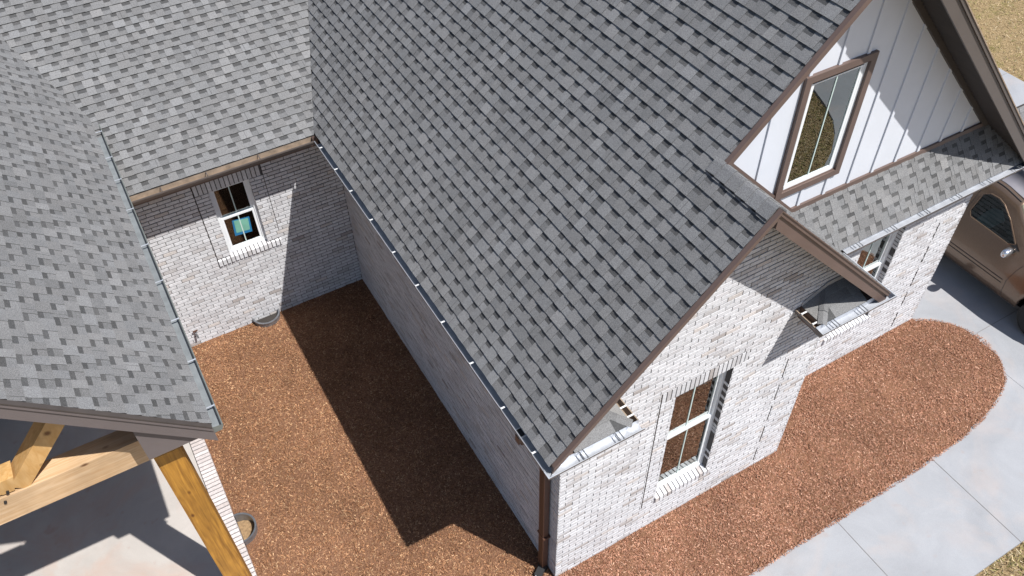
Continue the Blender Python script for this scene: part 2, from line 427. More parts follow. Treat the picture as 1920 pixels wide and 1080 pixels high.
# loose chips over the mulch
rng = np.random.default_rng(5)
def scatter(n, region, size, colors, zoff, tilt, name, mat, aspect=0.3):
    P = []
    while len(P) < n:
        x, y = rng.uniform(region[0], region[1]), rng.uniform(region[2], region[3])
        if region[4](x, y): P.append((x, y))
    P = np.array(P); n = len(P)
    L = rng.uniform(size[0], size[1], n); W = L*rng.uniform(aspect*0.6, aspect*1.4, n); a = rng.uniform(0, 2*np.pi, n)
    tl = rng.normal(0, tilt, n); tw = rng.normal(0, tilt, n)
    z = np.array([mz(x, y) if name == 'wood_chips' else -0.095 for x, y in P])+rng.uniform(zoff[0], zoff[1], n)
    ux = np.stack([np.cos(a)*np.cos(tl), np.sin(a)*np.cos(tl), np.sin(tl)], 1); vx = np.stack([-np.sin(a)*np.cos(tw), np.cos(a)*np.cos(tw), np.sin(tw)], 1)
    c = np.stack([P[:, 0], P[:, 1], z], 1)
    V = np.stack([c-ux*L[:, None]/2-vx*W[:, None]/2*0.6, c+ux*L[:, None]/2-vx*W[:, None]/2, c+ux*L[:, None]/2*0.9+vx*W[:, None]/2, c-ux*L[:, None]/2+vx*W[:, None]/2*0.8], 1).reshape(-1, 3)
    me = bpy.data.meshes.new(name); me.vertices.add(4*n); me.vertices.foreach_set('co', V.ravel())
    me.loops.add(4*n); me.loops.foreach_set('vertex_index', np.arange(4*n)); me.polygons.add(n)
    me.polygons.foreach_set('loop_start', np.arange(n)*4); me.polygons.foreach_set('loop_total', np.full(n, 4))
    cc = np.array(colors)[rng.integers(0, len(colors), n)]*rng.uniform(0.60, 1.42, n)[:, None]*(np.array([1.22, 1.20, 0.98]) if region[1] < 1 else (np.array([1.27, 1.20, 1.20]) if name == 'wood_chips' else 1.0))
    rgba = np.concatenate([np.repeat(cc, 4, 0), np.ones((4*n, 1))], 1)
    me.update(calc_edges=True)
    at = me.color_attributes.new('tint', 'FLOAT_COLOR', 'CORNER'); at.data.foreach_set('color', rgba.ravel())
    me.materials.append(mat); o = bpy.data.objects.new(name, me); COL.objects.link(o); return o
CH = [(0.27, 0.145, 0.095), (0.24, 0.125, 0.08), (0.21, 0.105, 0.065), (0.25, 0.13, 0.085), (0.30, 0.17, 0.115), (0.17, 0.08, 0.045), (0.12, 0.05, 0.028), (0.25, 0.135, 0.085), (0.24, 0.13, 0.08), (0.36, 0.23, 0.16)]
inbed = lambda x, y: (yl(x)+0.012 < y < yu(x)-0.012) and (x < 0.02 or y < (0.02 if x < 3.94 else 0.84)) and not (x < 0 and y > 6.56) and math.hypot(x+3.445, y-2.80) > 0.27
o = scatter(95000, (-3.44, 0.02, -1.35, 6.57, inbed), (0.012, 0.038), CH, (0.004, 0.022), 0.34, 'wood_chips', M['chip'])
tag(o, 'reddish brown shredded bark chips covering the courtyard bed between the brick walls', 'mulch', kind='stuff')
o = scatter(65000, (0.0, 8.34, -1.35, 0.84, inbed), (0.012, 0.038), CH, (0.004, 0.020), 0.30, 'wood_chips', M['chip'])
tag(o, 'reddish brown shredded bark chips covering the bed with the rounded end along the front walk', 'mulch', kind='stuff')

# walkway and driveway
mb = MB()
mb.prism([(-14, -2.80, -0.12), (8.05, -2.80, -0.12), (8.05, -0.75, -0.12), (-14, -0.75, -0.12)], (0, 0, 0.094), 0)
mb.build('walkway', M['walk'], kind='structure')
mb = MB()
for x in [3.85-1.95*k for k in range(9)]+[5.79]:
    mb.box((x-0.005, -2.80, -0.0255), (x+0.005, -1.22, -0.022))
mb.build('walkway_joints', M['groove'], kind='structure')
mb = MB(); 
fl = [(8.056, -2.80), (9.0, -2.83), (9.4, -2.95), (9.88, -3.23), (10.39, -3.65), (10.7, -4.02), (10.96, -4.52), (11.17, -5.08), (11.3, -6.2), (11.35, -14)]
er = random.Random(2)
right = [(15.42+er.uniform(-.02, .02), y) for y in np.arange(-14, 22, 0.5)]
mb.prism([(p[0], p[1], -0.12) for p in [(8.056, -0.744), (7.2, -0.744), (7.2, 22)]+right[::-1]+fl[::-1]], (0, 0, 0.094), 0)
mb.build('driveway', M['walk'], kind='structure')
mb = MB()
mb.box((8.36, 0.045, -0.0255), (15.4, 0.055, -0.022)); mb.box((8.36, 5.0, -0.0255), (15.4, 5.01, -0.022)); mb.box((11.8, -2.7, -0.0215), (11.81, 20, -0.019))
mb.build('driveway_joints', M['groove'], kind='structure')
BC = [(0.36, 0.27, 0.15), (0.44, 0.34, 0.20), (0.28, 0.20, 0.10), (0.22, 0.20, 0.07), (0.18, 0.18, 0.05), (0.50, 0.41, 0.27)]
o = scatter(26000, (15.4, 22.5, 2.5, 13.0, lambda x, y: True), (0.03, 0.10), BC, (0.0, 0.04), 0.5, 'dry_grass', M['blade'], 0.12)
tag(o, 'straw coloured dormant grass beyond the far edge of the driveway', 'grass', kind='stuff')
o = scatter(34000, (5.0, 13.0, -7.0, -2.81, lambda x, y: x < float(np.interp(-y, [2.8, 2.95, 3.23, 3.65, 4.02, 4.52, 5.08, 6.2, 14], [8.9, 9.4, 9.88, 10.39, 10.7, 10.96, 11.17, 11.3, 11.35]))), (0.03, 0.10), BC, (0.0, 0.04), 0.5, 'dry_grass', M['blade'], 0.12)
tag(o, 'straw coloured dormant grass on the street side of the walkway', 'grass', kind='stuff')

# ================================================================== THE HOUSE
H = empty('house', (0, 0, 0), 'new white brick house with grey shingle roofs, brown trim and a board and batten gable', 'house')
E0 = 3.55; DY = 6.577; CX = 1.965; GW = 3.90; UC = 3.80

# ---- walls
mb = MB()
holes = [(1.56, 2.42, 0.745, 2.979), (1.354, 2.62, 2.979, 3.182), (1.56, 2.48, 0.609, 0.745)]
sl = [(1.345, 0.609, 3.182, 0.018)]
for k in range(5): sl.append((3.41, 0.14+0.5*k, 0.14+0.5*k+0.34, 0.022))
lim = lambda z: (z-3.80, 7.73-z)
bricks(mb, (0, 0, 0), (1, 0, 0), (0, -1, 0), 0, GW, -2*BH, 5.75, holes, lim, 11, sl)
op = [(1.56, 2.42, 0.612, 2.979)]
mortar(mb, (0, 0, 0), (1, 0, 0), (0, -1, 0), [(0.012, -0.15), (GW-0.012, -0.15), (GW-0.012, 3.82), (1.965, 5.76), (0.012, 3.80)], op)
for s_ in sl: mb.box((s_[0]-s_[3]/2, 0.002, s_[1]), (s_[0]+s_[3]/2, 0.0042, s_[2]), 2)
# brick returns inside the opening
bricks(mb, (2.42, 0, 0), (0, 1, 0), (-1, 0, 0), 0.005, 0.088, 11*BH, 2.979, (), None, 12, shift=0.0)
bricks(mb, (1.56, 0, 0), (0, 1, 0), (1, 0, 0), 0.005, 0.088, 11*BH, 2.979, (), None, 13)
course_unit(mb, 1.354, 2.62, 2.979, 3.182, 0.0, 14)
sill_unit(mb, 1.56, 2.475, 0.609, 0.745, 0.0, 15)
mb.build('wall', [M['brick'], M['mortar'], M['joint']], H, 'gabled front brick wall with one tall window')
mb = MB()
bricks(mb, (0, 0, 0), (0, 1, 0), (-1, 0, 0), 0.0, DY, -2*BH, 3.5, (), None, 21)
mortar(mb, (0, 0, 0), (0, 1, 0), (-1, 0, 0), [(0.012, -0.15), (DY, -0.15), (DY, 3.5), (0.012, 3.5)])
mb.build('wall', [M['brick'], M['mortar']], H, 'long shaded brick side wall of the courtyard')
mb = MB()
W0 = 5.44; W1 = 6.285
holes = [(W0, W1, 0.880, 2.979), (5.36, 6.34, 0.745, 0.880), (W0-.1, W1+.1, 2.979, 3.182)]
sl = []
for k in range(5): sl.append((7.13, 0.12+0.5*k, 0.12+0.5*k+0.34, 0.022))
bricks(mb, (0, 0.82, 0), (1, 0, 0), (0, -1, 0), GW, 7.66, -2*BH, 3.4, holes, None, 31, sl)
mortar(mb, (0, 0.82, 0), (1, 0, 0), (0, -1, 0), [(GW-.3, -0.15), (7.648, -0.15), (7.648, 3.5), (GW-.3, 3.5)], [(W0, W1, 0.750, 2.979)])
for s_ in sl: mb.box((s_[0]-s_[3]/2, 0.822, s_[1]), (s_[0]+s_[3]/2, 0.8242, s_[2]), 2)
bricks(mb, (W1, 0.82, 0), (0, 1, 0), (-1, 0, 0), 0.005, 0.088, 13*BH, 2.979, (), None, 32)
bricks(mb, (W0, 0.82, 0), (0, 1, 0), (1, 0, 0), 0.005, 0.088, 13*BH, 2.979, (), None, 33)
course_unit(mb, W0-.1, W1+.1, 2.979, 3.182, 0.82, 34)
sill_unit(mb, 5.36, 6.335, 0.745, 0.880, 0.82, 35)
bricks(mb, (7.66, 0.82, 0), (0, 1, 0), (1, 0, 0), 0.0, 13.0, -2*BH, 3.4, (), None, 36)
mortar(mb, (7.66, 0.82, 0), (0, 1, 0), (1, 0, 0), [(0.012, -0.15), (13, -0.15), (13, 3.5), (0.012, 3.5)])
bricks(mb, (GW, 0, 0), (0, 1, 0), (1, 0, 0), 0.0, 0.82, -2*BH, 3.5, (), None, 37)
mortar(mb, (GW, 0, 0), (0, 1, 0), (1, 0, 0), [(0.012, -0.15), (0.82, -0.15), (0.82, 3.5), (0.012, 3.5)])
mb.build('wall', [M['brick'], M['mortar'], M['joint']], H, 'brick wall set back under the lower pent roof')
mb = MB()
B0, B1, BZ0, BZ1 = -2.02, -1.40, 23*BH, 42*BH
holes = [(B0, B1, BZ0, BZ1), (-2.22, -1.19, BZ1, BZ1+3*BH), (-2.23, -1.19, 21*BH, 23*BH)]
sl = [(-2.232, 21*BH, 45*BH, 0.014), (-1.183, 25*BH, 45*BH, 0.010)]
bricks(mb, (0, DY, 0), (1, 0, 0), (0, -1, 0), -9.8, 0.0, -2*BH, 3.5, holes, None, 41, sl)
mortar(mb, (0, DY, 0), (1, 0, 0), (0, -1, 0), [(-9.8, -0.15), (0, -0.15), (0, 3.5), (-9.8, 3.5)], [(B0, B1, 21*BH+.003, BZ1)])
for s_ in sl: mb.box((s_[0]-s_[3]/2, DY+0.002, s_[1]), (s_[0]+s_[3]/2, DY+0.0042, s_[2]), 2)
bricks(mb, (B1, DY, 0), (0, 1, 0), (-1, 0, 0), 0.005, 0.06, BZ0, BZ1, (), None, 42)
bricks(mb, (B0, DY, 0), (0, 1, 0), (1, 0, 0), 0.005, 0.06, BZ0, BZ1, (), None, 43)
course_unit(mb, -2.22, -1.19, BZ1, BZ1+3*BH, DY, 44)
sill_unit(mb, -2.23, -1.19, 21*BH, 23*BH, DY, 45)
mb.build('wall', [M['brick'], M['mortar'], M['joint']], H, 'brick end wall of the courtyard with a small window')
# back of the house and inner floor, closing the volume
mb = MB(); mb.box((0.15, 0.15, 0.2), (3.8, 13.6, 0.25)); mb.box((3.81, 1.0, 0.2), (7.5, 13.6, 0.25)); mb.box((-9.7, DY+.15, 0.2), (0.14, 13.6, 0.25)); mb.box((-9.8, 13.7, -0.1), (7.66, 13.8, 4.0))
mb.build('floor', M['dark'], H)

# ---- gable siding
YS = 0.85
def gable_pieces(poly, hole):
    a, b, c, e_ = hole
    q = [clip(poly, 1, 0, a), clip(poly, -1, 0, -b), clip(clip(clip(poly, -1, 0, -a), 1, 0, b), 0, 1, c), clip(clip(clip(poly, -1, 0, -a), 1, 0, b), 0, -1, -e_)]
    return [p for p in q if len(p) > 2 and abs(area(p)) > 1e-6]
mb = MB()
WU = (3.43, 4.265, 4.62, 6.07)
for pl in gable_pieces([(0.0, 3.3), (7.64, 3.3), (7.64, 3.72), (3.80, 7.56), (0.0, 3.78)], WU):
    mb.prism([(p[0], YS, p[1]) for p in pl], (0, 0.12, 0), 0)
for k in range(-4, 10):
    x = 3.815+0.404*k
    zt = min(x+3.77, 11.36-x); zb = max(4.20, 7.93-x)
    if k == 0 or k == 1:
        spans = [(zb, 4.535), (6.15, zt)]
    else: spans = [(zb, zt)]
    for a, b in spans:
        if b > a+0.02: mb.box((x-0.022, YS-0.019, a), (x+0.022, YS+0.01, b), 0)
mb.build('siding', M['siding'], H, 'white board and batten gable siding')
mb = MB()
mb.box((3.62, YS-0.030, 4.155), (7.5, YS+0.004, 4.250))
mb.prism([(2.03, YS-0.033, 5.76), (3.70, YS-0.033, 4.09), (3.70, YS-0.033, 4.26), (2.03, YS-0.033, 5.93)], (0, 0.036, 0))
mb.build('trim_board', M['brown'], H)
mb = MB()
mb.prism([(3.80, YS-0.04, 7.60), (7.60, YS-0.04, 3.80), (7.60, YS-0.04, 3.66), (3.80, YS-0.04, 7.46)], (0, 0.045, 0))
mb.prism([(3.80, YS-0.04, 7.60), (0.2, YS-0.04, 4.00), (0.2, YS-0.04, 3.86), (3.80, YS-0.04, 7.46)], (0, 0.045, 0))
mb.build('frieze_board', M['soffit'], H)

# ---- windows
def window(x0, x1, z0, z1, y, muntin=True, hung=True, fw=0.045, label=None, trimmed=False):
    mb = MB(); yf = y
    mb.box((x0, yf, z0), (x0+fw, yf+0.08, z1)); mb.box((x1-fw, yf, z0), (x1, yf+0.08, z1))
    mb.box((x0+fw, yf, z1-fw), (x1-fw, yf+0.08, z1)); mb.box((x0+fw, yf-0.005, z0), (x1-fw, yf+0.08, z0+fw))
    if hung:   # jamb track steps
        for s_, xx in ((1, x0+fw), (-1, x1-fw)):
            mb.box((xx, yf+0.022, z0+fw), (xx+s_*0.008, yf+0.034, z1-fw)); mb.box((xx, yf+0.05, z0+fw), (xx+s_*0.008, yf+0.058, z1-fw))
    wn = mb.build('window', M['vinyl'], H, label)
    zm = z0+(z1-z0)*0.515
    def sash(a, b, yy, nm_='sash', r=0.036):
        s_ = MB(); xa, xb = x0+fw+0.003, x1-fw-0.003
        s_.box((xa, yy, a), (xa+r, yy+0.028, b)); s_.box((xb-r, yy, a), (xb, yy+0.028, b))
        s_.box((xa+r, yy, a), (xb-r, yy+0.028, a+r*1.15)); s_.box((xa+r, yy, b-r), (xb-r, yy+0.028, b))
        s_.build(nm_, M['vinyl'], wn)
        g = MB(); g.box((xa+r-.004, yy+0.010, a+r), (xb-r+.004, yy+0.013, b-r+.004)); g.build('pane', M['glass'], wn)
        if muntin:
            mm_ = MB(); xm = (x0+x1)/2; mm_.box((xm-0.008, yy+0.003, a+r), (xm+0.008, yy+0.0085, b-r)); mm_.build('muntin', M['muntin'], wn)
    if hung:
        sash(zm-0.02, z1-fw-0.003, yf+0.040); sash(z0+fw+0.003, zm+0.022, yf+0.012)
    else: sash(z0+fw*0.6, z1-fw*0.6, yf+0.0)
    sz = z0+0.03 if hung else z0+0.085
    s_ = MB(); s_.box((x0+0.01, yf+(0.10 if hung else 0.035), sz-0.05), (x1-0.01, yf+0.20, sz)); s_.box((x0-0.05, yf+0.21, z0-0.4), (x1+0.05, yf+0.23, z0-0.02)); s_.build('inner_sill', M['vinyl'], wn)
    return wn
w1 = window(1.56, 2.42, 0.745, 2.979, 0.085, label='tall white sash window in the front gable wall')
w2 = window(W0, W1, 0.880, 2.979, 0.905, label='white sash window under the pent roof')
w3 = window(B0, B1, BZ0, BZ1, DY+0.055, label='small white sash window with a card taped to its lower pane')
w4 = window(WU[0], WU[1], WU[2], WU[3], YS-0.005, hung=False, fw=0.05, label='tall white window framed in brown on the siding gable')
mb = MB()
tx0, tx1, tz0, tz1, tw = 3.345, 4.35, 4.53, 6.155, 0.085
mb.box((tx0, YS-0.042, tz0), (tx0+tw, YS+.002, tz1)); mb.box((tx1-tw, YS-0.042, tz0), (tx1, YS+.002, tz1))
mb.box((tx0+tw, YS-0.042, tz1-tw), (tx1-tw, YS+.002, tz1)); mb.box((tx0+tw, YS-0.042, tz0), (tx1-tw, YS+.002, tz0+tw))
mb.box((tx0+tw, YS-0.020, tz0+tw), (tx1-tw, YS+.001, tz0+tw+0.012))
mb.build('trim', M['brown'], w4)
yy = DY+0.055+0.012+0.008
mb = MB(); mb.prism([(-1.825, yy, 2.135), (-1.555, yy, 2.105), (-1.575, yy, 1.80), (-1.85, yy, 1.825)][::-1], (0, -0.002, 0)); mb.build('tape', M['blue_tape'], w3)
mb = MB(); mb.prism([(-1.80, yy-.0025, 2.12), (-1.58, yy-.0025, 2.085), (-1.60, yy-.0025, 1.855), (-1.815, yy-.0025, 1.875)][::-1], (0, -0.002, 0)); mb.build('card', M['green_card'], w3)

# ---- roofs
roofm = [M['shingle'], M['soffit'], M['fascia']]
ZP = 3.955
mb = MB()
O = (-0.375, 0, 3.58)
vU = (3.80+0.36)*R2; vL = (CX+0.36)*R2
pl = [(0.40, 0), (6.20, 0), (16.1, vU), (0.40, vU)]
pl2 = [(-0.36, 0), (0.40, 0), (0.40, vL), (-0.36, vL)]
shingles(mb, O, (0, 1, 0), (1, 0, 1), [pl, pl2], 1)
deck(mb, O, (0, 1, 0), (1, 0, 1), [pl, [(-0.36, 0), (0.397, 0), (0.397, vL), (-0.36, vL)]])
mb.build('roof', roofm, H, 'steep grey shingle slope rising from the courtyard to the front gables')
mb = MB()
O = (0, 6.10, 3.565); sl_ = math.hypot(1, .42)
P_ = lambda x, y: (x, (y-6.10)*sl_)
pa = [P_(-3.25, 6.10), P_(-0.40, 6.10), P_(0.16, 7.45), P_(-3.25, 7.45)]
pb = [P_(-3.25, 7.45), P_(0.16, 7.45), P_(3.8, 16.1), P_(-6.9, 16.1)]
shingles(mb, O, (1, 0, 0), (0, 1, .42), [pa, pb], 2)
deck(mb, O, (1, 0, 0), (0, 1, .42), [pa, [P_(-3.25, 7.455), P_(0.0, 7.455), P_(3.5, 16.1), P_(-6.5, 16.1)]])
mb.build('roof', roofm, H, 'lower pitched grey shingle slope above the courtyard end wall')
mb = MB()
O = (-3.13, 0, 4.11); vT = (7.0-3.13)*R2
pl = [(1.44, 0), (7.33, 0), (16.4, vT), (1.44, vT)]
shingles(mb, O, (0, 1, 0), (-1, 0, 1), [pl], 3)
deck(mb, O, (0, 1, 0), (-1, 0, 1), [pl])
O = (-10.87, 0, 4.11); shingles(mb, O, (0, -1, 0), (1, 0, 1), [[(-9.0, 0), (-1.44, 0), (-1.44, vT), (-9.0, vT)]], 33, e=0.143)
deck(mb, O, (0, -1, 0), (1, 0, 1), [[(-16.4, 0), (-1.44, 0), (-1.44, vT), (-16.4, vT)]])
mb.build('roof', roofm, H, 'sunlit grey shingle roof of the timber framed porch wing')
mb = MB()
O = (4.29, 0, 3.595); pr = [(-0.84, 0), (0.36, 0), (0.36, vL), (-0.84, vL)]
shingles(mb, O, (0, -1, 0), (-1, 0, 1), [pr], 4); deck(mb, O, (0, -1, 0), (-1, 0, 1), [pr])
mb.build('roof', roofm, H, 'right hand shingle slope of the lower brick gable')
mb = MB()
O = (0, 0.45, 3.56); sp = (4.20-3.56)/(0.845-0.45); lp = 0.395*math.hypot(1, sp)
pp = [(3.60, 0), (7.98, 0), (7.98, lp), (3.60, lp)]
shingles(mb, O, (1, 0, 0), (0, 1, sp), [pp], 5, e=0.135); deck(mb, O, (1, 0, 0), (0, 1, sp), [pp], 0.05)
mb.build('roof', roofm, H, 'narrow shingle pent roof below the siding gable')
mb = MB()
O = (7.98, 0, 3.57); px = [(-16, 0), (-0.40, 0), (-0.40, (7.98-3.8)*R2), (-16, (7.98-3.8)*R2)]
shingles(mb, O, (0, -1, 0), (-1, 0, 1), [[(-4, 0), (-0.40, 0), (-0.40, (7.98-3.8)*R2), (-4, (7.98-3.8)*R2)]], 6); deck(mb, O, (0, -1, 0), (-1, 0, 1), [px])
mb.build('roof', roofm, H, 'far slope of the upper gable')

# ridge caps on the lower gable
def caps(y0, y1, cx, zr, name='ridge_cap', par=H):
    mb = MB(); y = y0; rnd = random.Random(9)
    while y < y1:
        c = tuple(k*1.1 for k in sh_col(rnd)); ya, yb = y, min(y+0.20, y1+0.05)
        for s_ in (1, -1):
            prof = []
            for k in range(5):
                r = k/4*0.16; drop = max(0, r-0.018)*0.98+0.22*min(r, .018); prof.append((cx+s_*r*0.74, drop*0.74))
            for k in range(4):
                (xa, da), (xb, db) = prof[k], prof[k+1]
                h0, h1 = 0.036, 0.022
                mb.face([(xa, ya, zr-da+h0), (xb, ya, zr-db+h0), (xb, yb, zr-db+h1), (xa, yb, zr-da+h1)], 0, c)
                mb.face([(xa, ya, zr-da+h0), (xb, ya, zr-db+h0), (xb, ya, zr-db+h0-.02), (xa, ya, zr-da+h0-.02)], 0, tuple(k_*.7 for k_ in c))
            mb.face([(prof[4][0], ya, zr-prof[4][1]+h0), (prof[4][0], yb, zr-prof[4][1]+h1), (prof[4][0], yb, zr-prof[4][1]-.01), (prof[4][0], ya, zr-prof[4][1]-.01)], 0, tuple(k_*.6 for k_ in c))
        y += 0.145
    mb.build(name, M['shingle'], par)
caps(-0.36, 0.44, CX, 5.92)
caps(0.40, 6.0, UC, 7.755)

# rake boards
def rake(xa, za, xb, zb, y, hv=0.165, mat=None, trim=True, t=0.03, mo=None):
    mb = MB(); s_ = 1 if xb > xa else -1
    y -= 0.027
    mb.prism([(xa, y, za), (xb, y, zb), (xb, y, zb-hv), (xa, y, za-hv)], (0, 0.025, 0), 0)
    mb.prism([(xa, y-0.018, za+0.012), (xb, y-0.018, zb+0.012), (xb, y-0.018, zb-0.045), (xa, y-0.018, za-0.055)], (0, 0.0175, 0), 0)
    mb.prism([(xa, y-0.028, za+0.022), (xb, y-0.028, zb+0.022), (xb, y-0.028, zb+0.006), (xa, y-0.028, za+0.006)], (0, 0.05, 0), 1)
    mb.build('rake_board', [mat or M['brown'], mo or M['brown']], H)
rake(-0.36, 3.595, CX, 5.92, -0.36, hv=0.125)
rake(4.29, 3.595, CX+0.001, 5.92, -0.36, hv=0.22)
rake(1.93, 5.885, UC, 7.755, 0.40, hv=0.135)
rake(7.98, 3.57, UC+0.001, 7.755, 0.40, hv=0.25, mat=M['rake_dark'], mo=M['dusty'])
rake(-3.13, 4.11, -7.0, 7.98, 1.44, hv=0.24, mat=M['fascia'], mo=M['soffit'])
rake(-10.87, 4.11, -7.001, 7.98, 1.44, hv=0.24, mat=M['fascia'], mo=M['soffit'])
# ribbed soffit under the upper gable overhang
mb = MB()
for k in range(70):
    d = 0.10+k*0.075
    x = 7.90-d/R2; z = 3.65+d/R2-0.185
    if x < 3.9: break
    mb.box((x-0.012, 0.432, z-0.010), (x+0.012, 0.806, z+0.012))
mb.build('soffit', M['soffit'], H)

# boxed eaves: fascia boards and soffits
def board(name, a, b_, mat): q = MB(); q.box(a, b_); q.build(name, mat, H)
for a_, b_ in (((-0.326, -0.33, 3.39), (-0.301, 6.13, 3.56)), ((-3.2, 6.10, 3.39), (-0.362, 6.125, 3.55)), ((4.231, -0.33, 3.39), (4.256, 0.46, 3.56)), ((4.262, 0.484, 3.39), (8.0, 0.506, 3.555)), ((7.955, 0.482, 3.39), (7.98, 14, 3.55))):
    board('fascia', a_, b_, M['brown'])
for a_, b_ in (((-0.299, -0.33, 3.36), (0.0, 6.10, 3.385)), ((-3.2, 6.127, 3.36), (-0.303, DY-0.001, 3.384)), ((3.93, -0.33, 3.36), (4.229, 0.80, 3.385)), ((4.231, 0.508, 3.36), (7.98, 0.818, 3.385)), ((7.67, 0.82, 3.36), (7.953, 14, 3.385))):
    board('soffit_board', a_, b_, M['brown'])
mb = MB()   # white frieze board under the pent eave
mb.box((GW+.002, 0.800, 3.19), (7.66, 0.8165, 3.36)); mb.build('frieze_board', M['vinyl'], H)
# porch wing: pork chop returns and eave box
mb = MB()
mb.prism([(-3.15, 1.471, 4.10), (-3.15, 1.471, 3.955), (-3.765, 1.471, 3.955), (-3.765, 1.471, 4.60)], (0, 0.06, 0))
mb.box((-3.155, 1.535, 3.93), (-3.13, 7.4, 4.08)); mb.box((-3.765, 1.535, 3.93), (-3.157, 7.4, 3.953))
mb.box((-3.765, 1.535, 3.955), (-3.74, 6.5, 4.50))
mb.build('eave_box', M['fascia'], H)

# eave returns at the foot of the lower gable
def ret(sg, fx):
    """small hipped shingle roof; fx maps return-local x (0 = gable side end, grows toward the corner)"""
    mb = MB(); rnd = random.Random(4)
    x_in, x_out = fx(0.09), fx(0.80)
    y0 = -0.345; zb = 3.565; p = 0.42
    hipx = fx(0.09+0.36)
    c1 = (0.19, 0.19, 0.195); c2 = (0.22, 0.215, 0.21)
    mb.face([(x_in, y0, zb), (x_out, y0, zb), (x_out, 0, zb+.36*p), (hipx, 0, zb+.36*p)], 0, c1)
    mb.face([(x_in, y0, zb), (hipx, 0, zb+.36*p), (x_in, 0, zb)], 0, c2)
    # shingle courses and hip caps
    for k in (0, 1, 2):
        ya = y0+0.125*k; yb = y0+0.125*(k+1); za = zb+(ya-y0)*p; zb_ = zb+(yb-y0)*p
        if yb > 0: yb = 0; zb_ = zb+.36*p
        xx = 0.09+0.125*k
        while xx < 0.78:
            wd = rnd.uniform(0.18, 0.3); a_, b_ = fx(xx), fx(min(xx+wd, 0.80)); c = sh_col(rnd, rnd.random() < 0.15)
            h = rnd.choice((0.006, 0.008))
            at_ = fx(0.09+(yb-y0)) if xx < 0.09+0.125*k+1e-6 else a_
            mb.face([(a_, ya, za+h), (b_, ya, za+h), (b_, yb, zb_+0.004), (at_, yb, zb_+0.004)], 0, c)
            mb.face([(a_, ya, za+h), (b_, ya, za+h), (b_, ya, za-.002), (a_, ya, za-.002)], 0, tuple(k_*.7 for k_ in c))
            xx += wd
    hx = Vector((hipx-x_in, 0.36, .36*p)); L = hx.length; hx.normalize(); sd_ = Vector((hx.y, -hx.x, 0))
    for k in range(3):
        a_ = Vector((x_in, y0, zb+0.016))+hx*L*k/3; b_ = a_+hx*(L/3+0.03)-Vector((0, 0, 0.012))
        c = sh_col(rnd)
        for s_ in (1, -1):
            mb.face([a_, a_+sd_*0.055*s_-Vector((0, 0, .02)), b_+sd_*0.055*s_-Vector((0, 0, .016)), b_], 0, c)
    # wall flashing strip, box below
    mb.prism([(x_in, -0.016, zb+0.002), (hipx, -0.016, zb+.36*p+0.012), (x_out, -0.016, zb+.36*p+0.012), (x_out, -0.016, zb+.36*p+0.07), (hipx, -0.016, zb+.36*p+0.07), (x_in, -0.016, zb+0.06)], (0, 0.010, 0), 1)
    mb.box((min(x_in, fx(1.02)), -0.332, 3.37), (max(x_in, fx(1.02)), -0.004, 3.555), 2)
    mb.build('eave_return', [M['shingle'], M['flash'], M['brown']], H)
ret(1, lambda t: 0.73-t)
ret(-1, lambda t: 3.20+t)

# ---- gutters: open box channels swept along a path, outer edge given
def gutter(path, z, side, name='gutter', w=0.119, d=0.078, mats=None, end_caps=True, label=None, lip=0):
    """path = outer lip polyline (x,y); side = +1/-1 tells on which side (left/right of travel) the house is"""
    pts = [Vector((p[0], p[1], 0)) for p in path]; n = len(pts)
    def off(i, o):
        if i == 0: t_ = (pts[1]-pts[0]).normalized(); nr = Vector((-t_.y, t_.x, 0))*side; return pts[i]+nr*o
        if i == n-1: t_ = (pts[-1]-pts[-2]).normalized(); nr = Vector((-t_.y, t_.x, 0))*side; return pts[i]+nr*o
        a = (pts[i]-pts[i-1]).normalized(); b = (pts[i+1]-pts[i]).normalized()
        na = Vector((-a.y, a.x, 0))*side; nb = Vector((-b.y, b.x, 0))*side; m_ = (na+nb).normalized(); return pts[i]+m_*(o/max(0.2, m_.dot(na)))
    outer = [(0.012, 0), (0, 0), (0, -0.022), (0.026, -d), (w, -d), (w, 0.012)]
    inner = [(0.012, -0.004), (0.004, -0.004), (0.004, -0.024), (0.029, -d+.004), (w-.003, -d+.004), (w-.003, 0.012)]
    mb = MB()
    for prof, mi in ((outer, 1), (inner, 0)):
        for i in range(n-1):
            for k in range(len(prof)-1):
                (o1, z1), (o2, z2) = prof[k], prof[k+1]
                a, b, c, e_ = off(i, o1), off(i+1, o1), off(i+1, o2), off(i, o2)
                mi2 = mi
                if prof is outer and k == 0: mi2 = lip
                mb.face([(a.x, a.y, z+z1), (b.x, b.y, z+z1), (c.x, c.y, z+z2), (e_.x, e_.y, z+z2)], mi2)
    if end_caps:
        for i in (0, n-1):
            mb.face([(off(i, o_).x, off(i, o_).y, z+z_) for o_, z_ in outer[1:]], 1)
    g = mb.build(name, mats or [M['gutter_in'], M['gutter_out']], H, label)
    return g
def bracket(g, x, y, z, dx, dy, length=0.12, mat=None, wd=None):
    mb = MB(); px, py = (-dy, dx)
    a = Vector((x, y, z+0.008)); wd = wd or (0.012 if mat else 0.020); mb.bar(a, a+Vector((dx, dy, 0))*length, wd, 0.004); mb.bar(a+Vector((dx, dy, 0))*0.0, a+Vector((dx, dy, 0))*0.010, wd*1.2, 0.010)
    mb.build('bracket', mat or M['clip'], g)
g1 = gutter([(-0.447, 5.99), (-0.447, -0.36)], E0, 1, mats=[M['gutter_in'], M['gutter_out'], M['gutter_lip']], label='long dark gutter over the courtyard side wall', lip=2, end_caps=False)
g1f = gutter([(-0.447, -0.3595), (-0.447, -0.453), (0.73, -0.453)], E0, 1, mats=[M['gutter_sunlit'], M['gutter_out']], label='bright gutter wrapping the front corner of the courtyard side', end_caps=False)  # front run split off to carry the painted sunlit tone
